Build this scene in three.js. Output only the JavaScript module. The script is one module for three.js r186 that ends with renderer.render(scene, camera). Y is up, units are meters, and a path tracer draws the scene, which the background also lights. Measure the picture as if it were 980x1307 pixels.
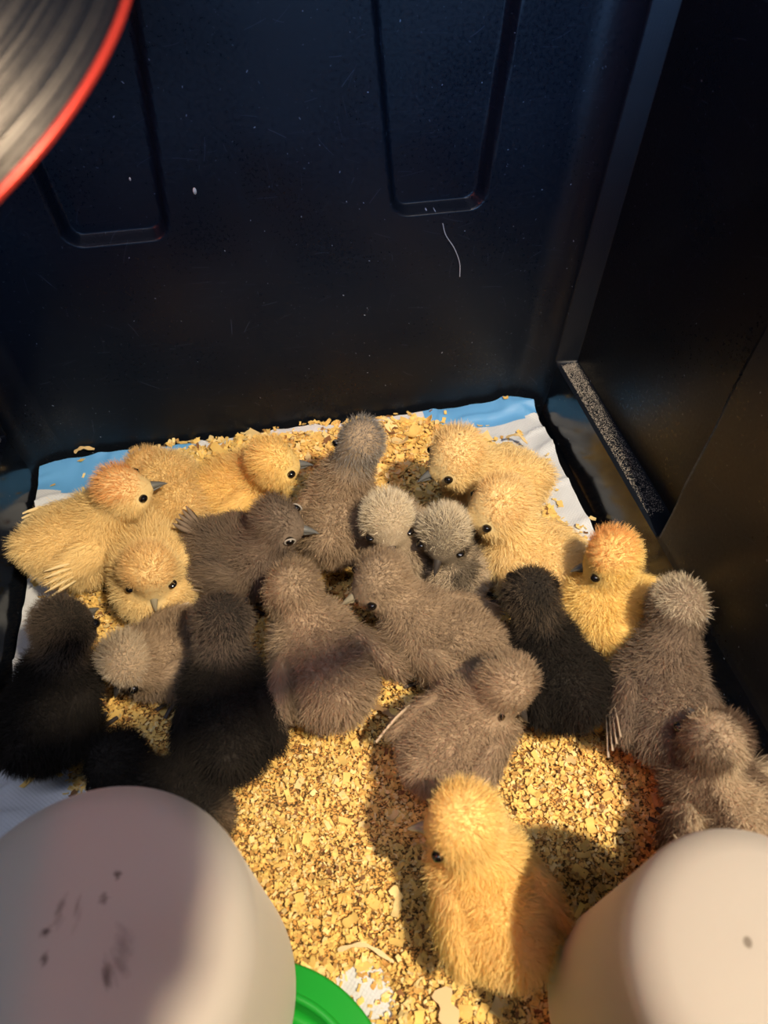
import * as THREE from 'three';
import { MarchingCubes } from 'three/addons/objects/MarchingCubes.js';
import { ImprovedNoise } from 'three/addons/math/ImprovedNoise.js';
import { mergeGeometries } from 'three/addons/utils/BufferGeometryUtils.js';
import { RectAreaLightUniformsLib } from 'three/addons/lights/RectAreaLightUniformsLib.js';
import { RoundedBoxGeometry } from 'three/addons/geometries/RoundedBoxGeometry.js';

// ---------------------------------------------------------------- camera, lights, exposure
const R = Math.PI / 180;
const scene = new THREE.Scene();
scene.background = new THREE.Color(0x000000);
const camera = new THREE.PerspectiveCamera(71.6, 980 / 1307, 0.02, 20);
const PITCH = 49.3 * R, YAW = 11.3 * R;
const FWD = new THREE.Vector3(Math.sin(YAW) * Math.cos(PITCH), -Math.sin(PITCH), -Math.cos(YAW) * Math.cos(PITCH));
const EYE = new THREE.Vector3(0, 0.5, 0);
camera.position.copy(EYE);
camera.up.set(0, 1, 0);
camera.lookAt(EYE.clone().add(FWD));
camera.focus = 0.6;
camera.userData.fStop = 8;
scene.add(camera);

RectAreaLightUniformsLib.init();
const KEY_AT = new THREE.Vector3(0.28, 1.0, 0.22), KEY_DIR = new THREE.Vector3(-0.18, -1, -0.41).normalize();
const KEY_COLOR = new THREE.Color().setRGB(1, 0.79, 0.52), KEY_POWER = 4.9;
const FILL_COLOR = new THREE.Color().setRGB(0.92, 0.90, 1.0), FILL_POWER = 25;
const WINDOW_COLOR = new THREE.Color().setRGB(0.24, 0.50, 1.0), WINDOW_POWER = 20;
const RED_COLOR = new THREE.Color().setRGB(1, 0.16, 0.07), RED_POWER = 0.3;
const EXPOSURE = 1.0;

// ---------------------------------------------------------------- helpers
let seed = 7;
function rnd() { seed = (seed + 0x6D2B79F5) | 0; let t = Math.imul(seed ^ (seed >>> 15), 1 | seed); t = (t + Math.imul(t ^ (t >>> 7), 61 | t)) ^ t; return ((t ^ (t >>> 14)) >>> 0) / 4294967296; }
const rr = (a, b) => a + (b - a) * rnd();
const gauss = () => Math.sqrt(-2 * Math.log(rnd() + 1e-9)) * Math.cos(6.2832 * rnd());
const noise = new ImprovedNoise();
const N3 = (x, y, z = 0.37) => noise.noise(x, y, z);
const V = (x, y, z) => new THREE.Vector3(x, y, z);
const sstep = (a, b, x) => { const t = Math.min(1, Math.max(0, (x - a) / (b - a))); return t * t * (3 - 2 * t); };
const mat = (o) => new THREE.MeshStandardMaterial(o);
const phys = (o) => new THREE.MeshPhysicalMaterial(o);
const lin = (r, g, b) => new THREE.Color().setRGB(r, g, b);
const used = {};
function numbered(n) { used[n] = (used[n] ?? 0) + 1; return used[n] === 1 ? n : n + '_' + String(used[n] - 1).padStart(3, '0'); }
function thing(name, label, category, pos = [0, 0, 0], turn = 0, group) {
  const o = new THREE.Group(); o.name = numbered(name); o.position.set(...pos); o.rotation.y = turn;
  o.userData = { label, category }; if (group) o.userData.group = group;
  scene.add(o); return o;
}
function part(name, geo, m, parent, label) {
  const o = new THREE.Mesh(geo, m); o.name = name; o.castShadow = o.receiveShadow = true; parent.add(o);
  if (label) o.userData.label = label; return o;
}
function structure(name, geo, m, pos) { const o = part(name, geo, m, scene); o.userData.kind = 'structure'; if (pos) o.position.set(...pos); return o; }
function tube(pts, r, seg = 24, rad = 8, closed = false) { return new THREE.TubeGeometry(new THREE.CatmullRomCurve3(pts.map((p) => (p.isVector3 ? p : V(...p))), closed), seg, r, rad, closed); }

function canvasTex(size, draw, srgb = true) {
  const c = document.createElement('canvas'); c.width = c.height = size; const g = c.getContext('2d'); draw(g, size);
  const t = new THREE.CanvasTexture(c); t.wrapS = t.wrapT = THREE.RepeatWrapping; if (srgb) t.colorSpace = THREE.SRGBColorSpace; t.magFilter = THREE.LinearFilter; return t;
}
function dataTex(size, f, srgb = false) {
  const d = new Uint8Array(size * size * 4);
  for (let y = 0; y < size; y++) for (let x = 0; x < size; x++) { const v = f(x / size, y / size); const i = (y * size + x) * 4; d[i] = v[0] * 255; d[i + 1] = v[1] * 255; d[i + 2] = v[2] * 255; d[i + 3] = 255; }
  const t = new THREE.DataTexture(d, size, size); t.wrapS = t.wrapT = THREE.RepeatWrapping; t.magFilter = THREE.LinearFilter; t.minFilter = THREE.LinearMipmapLinearFilter; t.generateMipmaps = true; if (srgb) t.colorSpace = THREE.SRGBColorSpace; t.needsUpdate = true; return t;
}

// ---------------------------------------------------------------- the room around the tote
const wallM = mat({ color: lin(0.32, 0.31, 0.30), roughness: 0.9 });
const concrete = mat({ color: lin(0.22, 0.21, 0.2), roughness: 0.85 });
const FLOOR_Y = -0.024;
structure('floor', new THREE.BoxGeometry(4.4, 0.1, 4.4), concrete, [0, FLOOR_Y - 0.05, 0]);
structure('ceiling', new THREE.BoxGeometry(4.4, 0.1, 4.4), wallM, [0, 2.45, 0]);
structure('wall_back', new THREE.BoxGeometry(4.4, 2.5, 0.1), wallM, [0, 1.2, -2.15]);
{                                                                                           // front wall with the daylit window behind the photographer
  const g = [];
  const box = (x0, x1, y0, y1) => g.push(new THREE.BoxGeometry(x1 - x0, y1 - y0, 0.1).translate((x0 + x1) / 2, (y0 + y1) / 2, 2.15));
  box(-2.2, -0.4, -0.05, 2.45); box(0.7, 2.2, -0.05, 2.45); box(-0.4, 0.7, -0.05, 0.6); box(-0.4, 0.7, 1.4, 2.45);
  structure('wall_front', mergeGeometries(g), wallM);
  const fr = []; for (const [x, y, w, h] of [[0.15, 0.62, 1.1, 0.04], [0.15, 1.38, 1.1, 0.04], [-0.38, 1, 0.04, 0.8], [0.68, 1, 0.04, 0.8], [0.15, 1, 0.03, 0.8]]) fr.push(new THREE.BoxGeometry(w, h, 0.06).translate(x, y, 2.15));
  const win = structure('window_1', mergeGeometries(fr), mat({ color: lin(0.7, 0.7, 0.7), roughness: 0.5 }));
  part('pane', new THREE.BoxGeometry(1.04, 0.74, 0.006).translate(0.15, 1, 2.17), mat({ color: lin(0.6, 0.6, 0.6), emissive: WINDOW_COLOR, emissiveIntensity: 2, roughness: 0.6 }), win);
  const wl = new THREE.RectAreaLight(WINDOW_COLOR, WINDOW_POWER, 1.0, 0.72); wl.name = 'window_daylight'; wl.position.set(0.15, 1, 2.09); wl.lookAt(0.15, 1, 0); scene.add(wl);
}
structure('wall_left', new THREE.BoxGeometry(0.1, 2.5, 4.4), wallM, [-2.15, 1.2, 0]);
structure('wall_right', new THREE.BoxGeometry(0.1, 2.5, 4.4), wallM, [2.15, 1.2, 0]);

// ---------------------------------------------------------------- black plastic tote
const TOTE = [0.02, FLOOR_Y, -0.216];
const scuff = canvasTex(2048, (g, s) => {
  g.fillStyle = 'rgb(16,22,32)'; g.fillRect(0, 0, s, s);
  for (let i = 0; i < 2600; i++) { const a = rr(0.05, 0.3), r = rr(0.6, 1.8); g.fillStyle = `rgba(150,160,180,${Math.min(1, a * (rnd() < 0.15 ? 3.4 : 1))})`; g.beginPath(); g.ellipse(rnd() * s, rnd() * s, r * rr(1, 2.4), r, rnd() * 6, 0, 7); g.fill(); }
  for (let i = 0; i < 420; i++) { g.strokeStyle = `rgba(130,145,175,${rr(0.06, 0.34)})`; g.lineWidth = rr(0.6, 1.7); const x = rnd() * s, y = rnd() * s, a = gauss() * 0.35 + (rnd() < 0.3 ? 1.57 : 0), l = rr(8, 70); g.beginPath(); g.moveTo(x, y); g.quadraticCurveTo(x + Math.cos(a) * l * 0.5 + rr(-5, 5), y + Math.sin(a) * l * 0.5 + rr(-5, 5), x + Math.cos(a) * l, y + Math.sin(a) * l); g.stroke(); }
  for (let i = 0; i < 60; i++) { const x = rnd() * s, y = rnd() * s; for (let k = 0; k < 26; k++) { g.strokeStyle = `rgba(110,130,165,${rr(0.02, 0.09)})`; g.lineWidth = rr(0.6, 2); const xx = x + gauss() * 80, yy = y + gauss() * 22, l = rr(10, 70); g.beginPath(); g.moveTo(xx, yy); g.lineTo(xx + l, yy + rr(-5, 5)); g.stroke(); } }
});
const scuffR = dataTex(1024, (x, y) => { const v = 0.6 + 0.2 * N3(x * 8, y * 8, 3) + 0.2 * N3(x * 210, y * 210, 5) + 0.22 * (rnd() - 0.5); const q = Math.min(1, Math.max(0, v)); return [q, q, q]; });
const toteLow = phys({ map: scuff, roughness: 0.26, specularIntensity: 1, roughnessMap: scuffR, bumpMap: scuffR, bumpScale: 0.00003, ior: 1.5 });
const toteM = phys({ map: scuff, roughness: 0.62, specularIntensity: 0.65, roughnessMap: scuffR, bumpMap: scuffR, bumpScale: 0.00007, ior: 1.5 });
const toteB = mat({ color: lin(0.012, 0.012, 0.014), roughness: 0.6 });
{
  const HX = 0.256, CXT = 0.02, Z0 = -0.563, Z1 = 0.13, HTOP = 0.376, RC = 0.03;
  // perimeter stations: dense where a recess or a corner is
  const stations = [], st = stations;                                        // {u: position along straight side or corner angle, side}
  const seg = (side, a, b, step) => { const n = Math.max(1, Math.round(Math.abs(b - a) / step)); for (let i = 0; i < n; i++) st.push([side, a + (b - a) * i / n]); };
  seg(0, -1, 1, 2 / 220); seg(4, 0, 1, 1 / 12); seg(1, 0, 1, 1 / 260); seg(5, 0, 1, 1 / 12); seg(2, 1, -1, 2 / 20); seg(6, 0, 1, 1 / 12); seg(3, 1, 0, 1 / 260); seg(7, 0, 1, 1 / 12);
  st.push(st[0]);
  const ys = [];
  for (let y = FLOOR_Y; y < 0.036; y += 0.01) ys.push(y);
  for (let y = 0.036; y < 0.066; y += 0.0012) ys.push(y);
  for (let y = 0.066; y < 0.186; y += 0.008) ys.push(y);
  for (let y = 0.186; y < 0.222; y += 0.0012) ys.push(y);
  for (let y = 0.222; y < HTOP; y += 0.008) ys.push(y);
  ys.push(HTOP);
  const boxSd = (x, y, hx, hy, r) => { const qx = Math.abs(x) - hx + r, qy = Math.abs(y) - hy + r; return Math.hypot(Math.max(qx, 0), Math.max(qy, 0)) + Math.min(Math.max(qx, qy), 0) - r; };
  const backRecess = (x, y) => { let m = 0; for (const c of [-0.105, 0.162]) { const hw = 0.038 + (y - 0.207) * 0.09; m = Math.max(m, 1 - sstep(-0.0022, 0.0022, boxSd(x - c, y - (0.207 + 0.2), hw, 0.2, 0.012))); } return 0.013 * m; };
  const sideRecess = (z, y) => 0.019 * (1 - sstep(-0.0022, 0.0022, boxSd(z + 0.425 + (y - 0.055) * 0.04, y - (0.053 + 0.3), 0.115, 0.3, 0.004)));
  const at = (side, u, y, out = 0) => {
    const hx = HX + (y < 0.056 ? 0.14 * (y - FLOOR_Y) : 0.0112 + 0.06 * (y - 0.056)), zb = Z0 - 0.045 * y, zf = Z1 + 0.05 * y, r = RC;
    const cornerAt = (cx, cz, a) => [cx + Math.cos(a) * (r + out), cz + Math.sin(a) * (r + out)];
    if (side === 0) { const x = CXT + u * (hx - r); return [x, zb - backRecess(x, y) - out, x]; }
    if (side === 1) { const z = (zb + r) + u * (zf - zb - 2 * r); return [CXT + hx + sideRecess(z, y) + out, z, z + 5]; }
    if (side === 2) return [CXT + u * (hx - r), zf + out, CXT + u * (hx - r)];
    if (side === 3) { const z = (zb + r) + u * (zf - zb - 2 * r); return [CXT - hx - sideRecess(z, y) - out, z, z + 5.3]; }
    if (side === 4) { const p = cornerAt(CXT + hx - r, zb + r, (-90 + 90 * u) * R); return [...p, 0.3 + u * 0.05]; }
    if (side === 5) { const p = cornerAt(CXT + hx - r, zf - r, (0 + 90 * u) * R); return [...p, u * 0.05]; }
    if (side === 6) { const p = cornerAt(CXT - hx + r, zf - r, (90 + 90 * u) * R); return [...p, u * 0.05]; }
    const p = cornerAt(CXT - hx + r, zb + r, (180 + 90 * u) * R); return [...p, u * 0.05];
  };
  function sheet(out, flip, ya = -1, yb = 1, st = stations) {
    const rows = ys.filter((y) => y >= ya && y <= yb);
    const pos = [], uv = [], idx = [], W = st.length;
    for (const y of rows) for (const [s, u] of st) { const [x, z, t] = at(s, u, y, out); pos.push(x - TOTE[0], y - TOTE[1], z - TOTE[2]); uv.push(t * 1.7, y * 1.7 + 0.13); }
    for (let j = 0; j < rows.length - 1; j++) for (let i = 0; i < W - 1; i++) { const a = j * W + i, b = a + 1, c = a + W, d = c + 1; flip ? idx.push(a, c, b, b, c, d) : idx.push(a, b, c, b, d, c); }
    const g = new THREE.BufferGeometry(); g.setAttribute('position', new THREE.Float32BufferAttribute(pos, 3)); g.setAttribute('uv', new THREE.Float32BufferAttribute(uv, 2)); g.setIndex(idx); g.computeVertexNormals(); return g;
  }
  const tote = thing('storage_tote', 'large black plastic storage tote with recessed wall panels, holding all the chicks', 'tote', TOTE);
  const YB = ys.reduce((a, y) => (Math.abs(y - 0.0505) < Math.abs(a - 0.0505) ? y : a));
  const run = (side) => { const i = st.findIndex(([s]) => s === side); let j = i; while (st[j][0] === side) j++; return [i, j]; }, [r0, r1] = run(1), [l0, l1] = run(3);
  part('shell', mergeGeometries([sheet(0, false, YB), sheet(0.0035, true), sheet(0, false, -1, YB, st.slice(0, r0 + 1)), sheet(0, false, -1, YB, st.slice(r1, l0 + 1)), sheet(0, false, -1, YB, st.slice(l1))]), toteM, tote);
  for (const [a, b] of [[r0, r1], [l0, l1]]) part('lower_band', sheet(0, false, -1, YB, st.slice(a, b + 1)), toteLow, tote, 'smooth glossy band below the side recess');
  const rs = new THREE.Shape(), bw = 0.255, bd = 0.345, br = 0.03;
  rs.moveTo(-bw + br, -bd); rs.lineTo(bw - br, -bd); rs.absarc(bw - br, -bd + br, br, -Math.PI / 2, 0); rs.lineTo(bw, bd - br); rs.absarc(bw - br, bd - br, br, 0, Math.PI / 2); rs.lineTo(-bw + br, bd); rs.absarc(-bw + br, bd - br, br, Math.PI / 2, Math.PI); rs.lineTo(-bw, -bd + br); rs.absarc(-bw + br, -bd + br, br, Math.PI, Math.PI * 1.5);
  part('base', new THREE.ExtrudeGeometry(rs, { depth: 0.004, bevelEnabled: false, curveSegments: 12 }).rotateX(Math.PI / 2).translate(0, 0.004, 0), toteB, tote);
  // rolled rim swept round the top
  const prof = [[0, -0.006], [0.002, 0.001], [0.006, 0.004], [0.026, 0.004], [0.031, 0.0], [0.031, -0.018], [0.028, -0.018], [0.028, -0.002], [0.004, -0.002], [0.0035, -0.006]];
  const stR = st.filter((_, i) => i % 4 === 0 || st[i][0] >= 4); stR.push(st[st.length - 1]);
  const pos = [], uv = [], idx = [], Wn = prof.length;
  for (const [s, u] of stR) for (const [o, dy] of prof) { const [x, z, t] = at(s, u, HTOP, o); pos.push(x - TOTE[0], HTOP + dy - TOTE[1], z - TOTE[2]); uv.push(t, o * 4); }
  for (let i = 0; i < stR.length - 1; i++) for (let j = 0; j < Wn; j++) { const a = i * Wn + j, b = i * Wn + (j + 1) % Wn, c = a + Wn, d = b + Wn; idx.push(a, b, c, b, d, c); }
  const g = new THREE.BufferGeometry(); g.setAttribute('position', new THREE.Float32BufferAttribute(pos, 3)); g.setAttribute('uv', new THREE.Float32BufferAttribute(uv, 2)); g.setIndex(idx);
  const gn = g.toNonIndexed(); gn.computeVertexNormals();
  part('rim', gn, toteM, tote);
}

// ---------------------------------------------------------------- absorbent pad on the tote floor
const PADX0 = -0.232, PADX1 = 0.268, PADZ0 = -0.556, PADZ1 = 0.09, PADY = -0.011;
function padHeight(x, z) {
  const e = Math.min(x - PADX0, PADX1 - x), b = z - PADZ0;
  let h = PADY + 0.0016 * N3(x * 40, z * 26, 1.3) + 0.0012 * N3(x * 90, z * 60, 4.3);
  h += 0.010 * (1 - sstep(0, 0.045, e)) * (0.75 + 0.5 * N3(x * 9, z * 17, 8.1));            // edges lift a little off the floor
  h += 0.006 * (1 - sstep(0, 0.03, b));
  const w = Math.abs(N3(x * 22 + z * 10, z * 30, 2.2)); h += 0.004 * Math.exp(-w * 14) * (1 - sstep(0.0, 0.09, Math.min(e, b)));
  return h;
}
{
  const pad = thing('absorbent_pad', 'white quilted puppy pad with blue edging lining the tote under the wood shavings', 'pad', [0.018, PADY, -0.23]);
  const cloth = mat({ color: lin(0.68, 0.74, 0.84), roughness: 0.8, side: THREE.DoubleSide, bumpMap: dataTex(128, (x, y) => { const v = 0.5 + 0.5 * Math.sin(x * 6.2832 * 8) * Math.sin(y * 6.2832 * 8) * 0.6 + 0.2 * (rnd() - 0.5); const q = Math.min(1, Math.max(0, v)); return [q, q, q]; }), bumpScale: 0.0004 });
  const blue = mat({ color: lin(0.13, 0.42, 0.88), roughness: 0.5, side: THREE.DoubleSide });
  const NX = 150, NZ = 190;
  const outline = (x, z) => {                                                              // rounded ends and a wavy side
    const cx = (PADX0 + PADX1) / 2; let k = 1 - 0.012 * N3(z * 12, 3.1) * 2; return cx + (x - cx) * k;
  };
  const isBlue = (x, z) => (x > 0.15 && z < -0.524 - (x - 0.15) * 0.03) || (x < -0.09 && z < -0.514 + (x + 0.22) * 0.06);
  const parts = [[], []], pos = [], uv = [];
  for (let j = 0; j <= NZ; j++) for (let i = 0; i <= NX; i++) {
    const x = PADX0 + (PADX1 - PADX0) * i / NX, z = PADZ0 + (PADZ1 - PADZ0) * j / NZ;
    let xx = outline(x, z), zz = z;
    if (j < 8) { const c = Math.min(x - PADX0, PADX1 - x); if (c < 0.022) zz += (0.022 - c) * 0.55 * (1 - j / 8); }
    pos.push(xx - 0.018, padHeight(x, z) - PADY, zz + 0.23); uv.push(x * 40, z * 40);
  }
  for (let j = 0; j < NZ; j++) for (let i = 0; i < NX; i++) {
    const x = PADX0 + (PADX1 - PADX0) * (i + 0.5) / NX, z = PADZ0 + (PADZ1 - PADZ0) * (j + 0.5) / NZ, a = j * (NX + 1) + i, b = a + 1, c = a + NX + 1, d = c + 1;
    parts[isBlue(x, z) ? 1 : 0].push(a, c, b, b, c, d);
  }
  [['top_sheet', cloth], ['blue_border', blue]].forEach(([n, m], k) => {
    const g = new THREE.BufferGeometry(); g.setAttribute('position', new THREE.Float32BufferAttribute(pos, 3)); g.setAttribute('uv', new THREE.Float32BufferAttribute(uv, 2)); g.setIndex(parts[k]); g.computeVertexNormals();
    part(n, g, m, pad, k ? 'blue plastic border' : undefined);
  });
}

// ---------------------------------------------------------------- wood shavings
const LITTER = [[-0.115, -0.552], [0.02, -0.558], [0.15, -0.548], [0.19, -0.52], [0.225, -0.49], [0.246, -0.455], [0.238, -0.41], [0.25, -0.355], [0.262, -0.285], [0.262, 0.085], [-0.19, 0.085], [-0.172, -0.205], [-0.196, -0.25], [-0.2, -0.32], [-0.178, -0.36], [-0.205, -0.40], [-0.21, -0.44], [-0.186, -0.475], [-0.176, -0.502], [-0.14, -0.51]];
function litterSd(x, z) {                                                                  // > 0 inside
  let d = 1e9, inside = false;
  for (let i = 0, j = LITTER.length - 1; i < LITTER.length; j = i++) {
    const [ax, az] = LITTER[j], [bx, bz] = LITTER[i], ex = bx - ax, ez = bz - az, t = Math.min(1, Math.max(0, ((x - ax) * ex + (z - az) * ez) / (ex * ex + ez * ez)));
    d = Math.min(d, Math.hypot(x - ax - ex * t, z - az - ez * t));
    if ((az > z) !== (bz > z) && x < (bx - ax) * (z - az) / (bz - az) + ax) inside = !inside;
  }
  return (inside ? d : -d) + 0.007 * N3(x * 45, z * 45, 6.6);
}
const hole = (x, z) => Math.hypot((x + 0.004) * 0.8, z + 0.058) - 0.013 - 0.004 * N3(x * 90, z * 90, 2.2);
function litterTop(x, z) {
  const s = Math.min(litterSd(x, z), hole(x, z));
  const h = 0.0035 * N3(x * 26, z * 26, 5.5) + 0.0022 * N3(x * 70, z * 70, 7.5);
  return THREE.MathUtils.lerp(PADY - 0.004, h - 0.003, sstep(-0.006, 0.016, s));
}
{
  const litter = thing('wood_shavings', 'golden pine shavings strewn over the pad as bedding for the chicks', 'bedding', [0.02, -0.008, -0.23]);
  litter.userData.kind = 'stuff';
  const bedTex = dataTex(512, (x, y) => {
    const a = 0.5 + 0.5 * N3(x * 90, y * 60, 1), b = 0.5 + 0.5 * N3(x * 40, y * 120, 9), v = Math.abs(a - b);
    const k = 0.35 + 0.65 * sstep(0.02, 0.2, v); return [0.88 * k, 0.68 * k, 0.38 * k];
  }, true);
  const NX = 170, NZ = 210, g = new THREE.PlaneGeometry(0.5, 0.66, NX, NZ); g.rotateX(-Math.PI / 2);
  const p = g.attributes.position, u = g.attributes.uv;
  for (let i = 0; i < p.count; i++) { const x = p.getX(i) + 0.018, z = p.getZ(i) - 0.232; p.setXYZ(i, x - 0.02, litterTop(x, z) + 0.008 - 0.0015, z + 0.23); u.setXY(i, x * 6, z * 6); }
  g.computeVertexNormals();
  part('bed', g, mat({ map: bedTex, roughness: 0.95 }), litter).userData.kind = 'stuff';
  // flakes: four curled chips, thin but solid
  const chip = (curl, seedv) => {
    const b = new THREE.BoxGeometry(1, 0.07, 1, 4, 1, 2), q = b.attributes.position;
    for (let i = 0; i < q.count; i++) {
      let x = q.getX(i), y = q.getY(i), z = q.getZ(i);
      const kx = Math.round(x * 4), kz = Math.round(z * 2);
      z *= 1 - 0.35 * Math.abs(N3(kx * 1.7 + seedv, kz * 2.3, 1)) * 2; x += 0.18 * N3(kx * 1.3, kz * 1.9 + seedv, 4);
      y += curl * (x * x * 0.9 + 0.35 * z * z) + 0.10 * N3(kx * 0.9 + seedv, kz * 1.1, 2);
      q.setXYZ(i, x, y, z);
    }
    b.computeVertexNormals(); return b.toNonIndexed();
  };
  const woodM = mat({ color: 0xffffff, roughness: 0.75 });
  const variants = [chip(0.15, 1), chip(0.6, 2), chip(-0.4, 3), chip(1.0, 4), chip(0.3, 5)];
  const lists = variants.map(() => []);
  const q = new THREE.Quaternion(), e = new THREE.Euler(), col = new THREE.Color();
  let tries = 0, n = 0;
  while (n < 64000 && tries++ < 320000) {
    const x = rr(-0.24, 0.275), z = rr(-0.562, 0.09);
    const s = Math.min(litterSd(x, z), hole(x, z)); if (s < 0 && rnd() > 0.5 * Math.exp(s / 0.004) + 0.004) continue;
    if (z < -0.559) continue;
    const back = sstep(-0.3, -0.5, z), edge = 1 - sstep(0.0, 0.03, s);
    const big = rnd();
    let L = (0.0021 + 0.0028 * Math.pow(big, 2.4)) * (1 + 0.75 * back + 0.3 * edge) * (big > 0.985 ? 1.9 : 1), Wd = L * rr(0.3, 0.85);
    const strew = s < 0;
    e.set(gauss() * (strew ? 0.2 : 0.34), rnd() * 6.2832, gauss() * (strew ? 0.2 : 0.34)); q.setFromEuler(e);
    const y = strew ? padHeight(x, z) + 0.0012 : litterTop(x, z) + rr(-0.0008, 0.0024 + 0.0018 * back);
    const m = new THREE.Matrix4().compose(V(x - 0.02, y + 0.008, z + 0.23), q, V(L, L * 0.9, Wd));
    const t = rnd(), b = rr(0.78, 1.15);
    if (t < 0.66) col.setRGB(0.92 * b, 0.65 * b, 0.21 * b); else if (t < 0.88) col.setRGB(0.93 * b, 0.74 * b, 0.36 * b); else if (t < 0.965) col.setRGB(0.62 * b, 0.36 * b, 0.11 * b); else col.setRGB(0.25 * b, 0.12 * b, 0.045 * b);
    lists[Math.floor(rnd() * 5)].push([m, col.clone()]); n++;
  }
  lists.forEach((l, k) => {
    const im = new THREE.InstancedMesh(variants[k], woodM, l.length); im.name = 'shaving'; im.castShadow = im.receiveShadow = true;
    l.forEach(([m, c], i) => { im.setMatrixAt(i, m); im.setColorAt(i, c); });
    im.userData.kind = 'stuff'; litter.add(im);
  });
}

// ---------------------------------------------------------------- chicks
const hairGeo = (() => {                                                                    // one tapered, bent strand of down, 1 unit long
  const pos = [], idx = [], n = 3;
  for (let i = 0; i <= n; i++) { const t = i / n, w = 0.5 * (1 - 0.82 * t * t), z = 0.22 * t * t; pos.push(-w, t, z, w, t, z); }
  for (let i = 0; i < n; i++) { const a = i * 2; idx.push(a, a + 1, a + 2, a + 1, a + 3, a + 2); }
  const g = new THREE.BufferGeometry(); g.setAttribute('position', new THREE.Float32BufferAttribute(pos, 3)); g.setIndex(idx); g.computeVertexNormals(); return g;
})();
const hairM = phys({ color: 0xffffff, roughness: 1, transmission: 0.2, thickness: 0, specularIntensity: 0.4, side: THREE.DoubleSide });
const eyeM = phys({ color: lin(0.006, 0.005, 0.005), roughness: 0.08, clearcoat: 1 });
const lidM = mat({ color: lin(0.42, 0.40, 0.38), roughness: 0.7 });
const beakM = { grey: mat({ color: lin(0.15, 0.16, 0.17), roughness: 0.4 }), horn: mat({ color: lin(0.36, 0.33, 0.25), roughness: 0.4 }), dark: mat({ color: lin(0.05, 0.045, 0.045), roughness: 0.4 }) };
const legM = mat({ color: lin(0.07, 0.06, 0.065), roughness: 0.7 });
const skinM = {};
const smin = (a, b, k) => { const h = Math.max(k - Math.abs(a - b), 0) / k; return Math.min(a, b) - h * h * k * 0.25; };
function capsule(p, a, b, ra, rb) {
  const abx = b.x - a.x, aby = b.y - a.y, abz = b.z - a.z, t = Math.min(1, Math.max(0, ((p.x - a.x) * abx + (p.y - a.y) * aby + (p.z - a.z) * abz) / (abx * abx + aby * aby + abz * abz + 1e-9)));
  return Math.hypot(p.x - a.x - abx * t, p.y - a.y - aby * t, p.z - a.z - abz * t) - (ra + (rb - ra) * t);
}
function implicitGeometry(f, c, half, res) {
  const mc = new MarchingCubes(res, new THREE.MeshStandardMaterial(), false, false, 60000), p = V(0, 0, 0), h = res / 2;
  for (let k = 0; k < res; k++) for (let j = 0; j < res; j++) for (let i = 0; i < res; i++) { p.set(c.x + (i - h) / h * half, c.y + (j - h) / h * half, c.z + (k - h) / h * half); mc.field[i + j * res + k * res * res] = -f(p); }
  mc.isolation = 0; mc.update();
  const n = mc.count, pos = new Float32Array(n * 3), nor = new Float32Array(n * 3), e = 0.0006;
  for (let i = 0; i < n; i++) {
    const x = c.x + mc.positionArray[i * 3] * half, y = c.y + mc.positionArray[i * 3 + 1] * half, z = c.z + mc.positionArray[i * 3 + 2] * half;
    pos.set([x, y, z], i * 3); p.set(x, y, z); const f0 = f(p);
    p.set(x + e, y, z); const gx = f(p) - f0; p.set(x, y + e, z); const gy = f(p) - f0; p.set(x, y, z + e); const gz = f(p) - f0; const l = Math.hypot(gx, gy, gz) || 1;
    nor.set([gx / l, gy / l, gz / l], i * 3);
  }
  const g = new THREE.BufferGeometry(); g.setAttribute('position', new THREE.BufferAttribute(pos, 3)); g.setAttribute('normal', new THREE.BufferAttribute(nor, 3)); return g;
}
function sampleSurface(g, count, cb) {
  const p = g.attributes.position, nn = g.attributes.normal, ix = g.index, T = (ix ? ix.count : p.count) / 3, acc = new Float64Array(T), a = V(0, 0, 0), b = V(0, 0, 0), c = V(0, 0, 0), n = V(0, 0, 0); let s = 0;
  const id = (t, k) => (ix ? ix.getX(t * 3 + k) : t * 3 + k);
  for (let t = 0; t < T; t++) { a.fromBufferAttribute(p, id(t, 0)); b.fromBufferAttribute(p, id(t, 1)); c.fromBufferAttribute(p, id(t, 2)); s += b.sub(a).cross(c.sub(a)).length() / 2; acc[t] = s; }
  for (let i = 0; i < count; i++) {
    const v = (i + rnd()) / count * s; let lo = 0, hi = T - 1; while (lo < hi) { const m = (lo + hi) >> 1; acc[m] < v ? lo = m + 1 : hi = m; }
    let u = rnd(), w = rnd(); if (u + w > 1) { u = 1 - u; w = 1 - w; }
    a.fromBufferAttribute(p, id(lo, 0)); b.fromBufferAttribute(p, id(lo, 1)); c.fromBufferAttribute(p, id(lo, 2));
    const q = V(a.x + (b.x - a.x) * u + (c.x - a.x) * w, a.y + (b.y - a.y) * u + (c.y - a.y) * w, a.z + (b.z - a.z) * u + (c.z - a.z) * w);
    n.fromBufferAttribute(nn, id(lo, 0)); cb(q, n.clone());
  }
}
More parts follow.
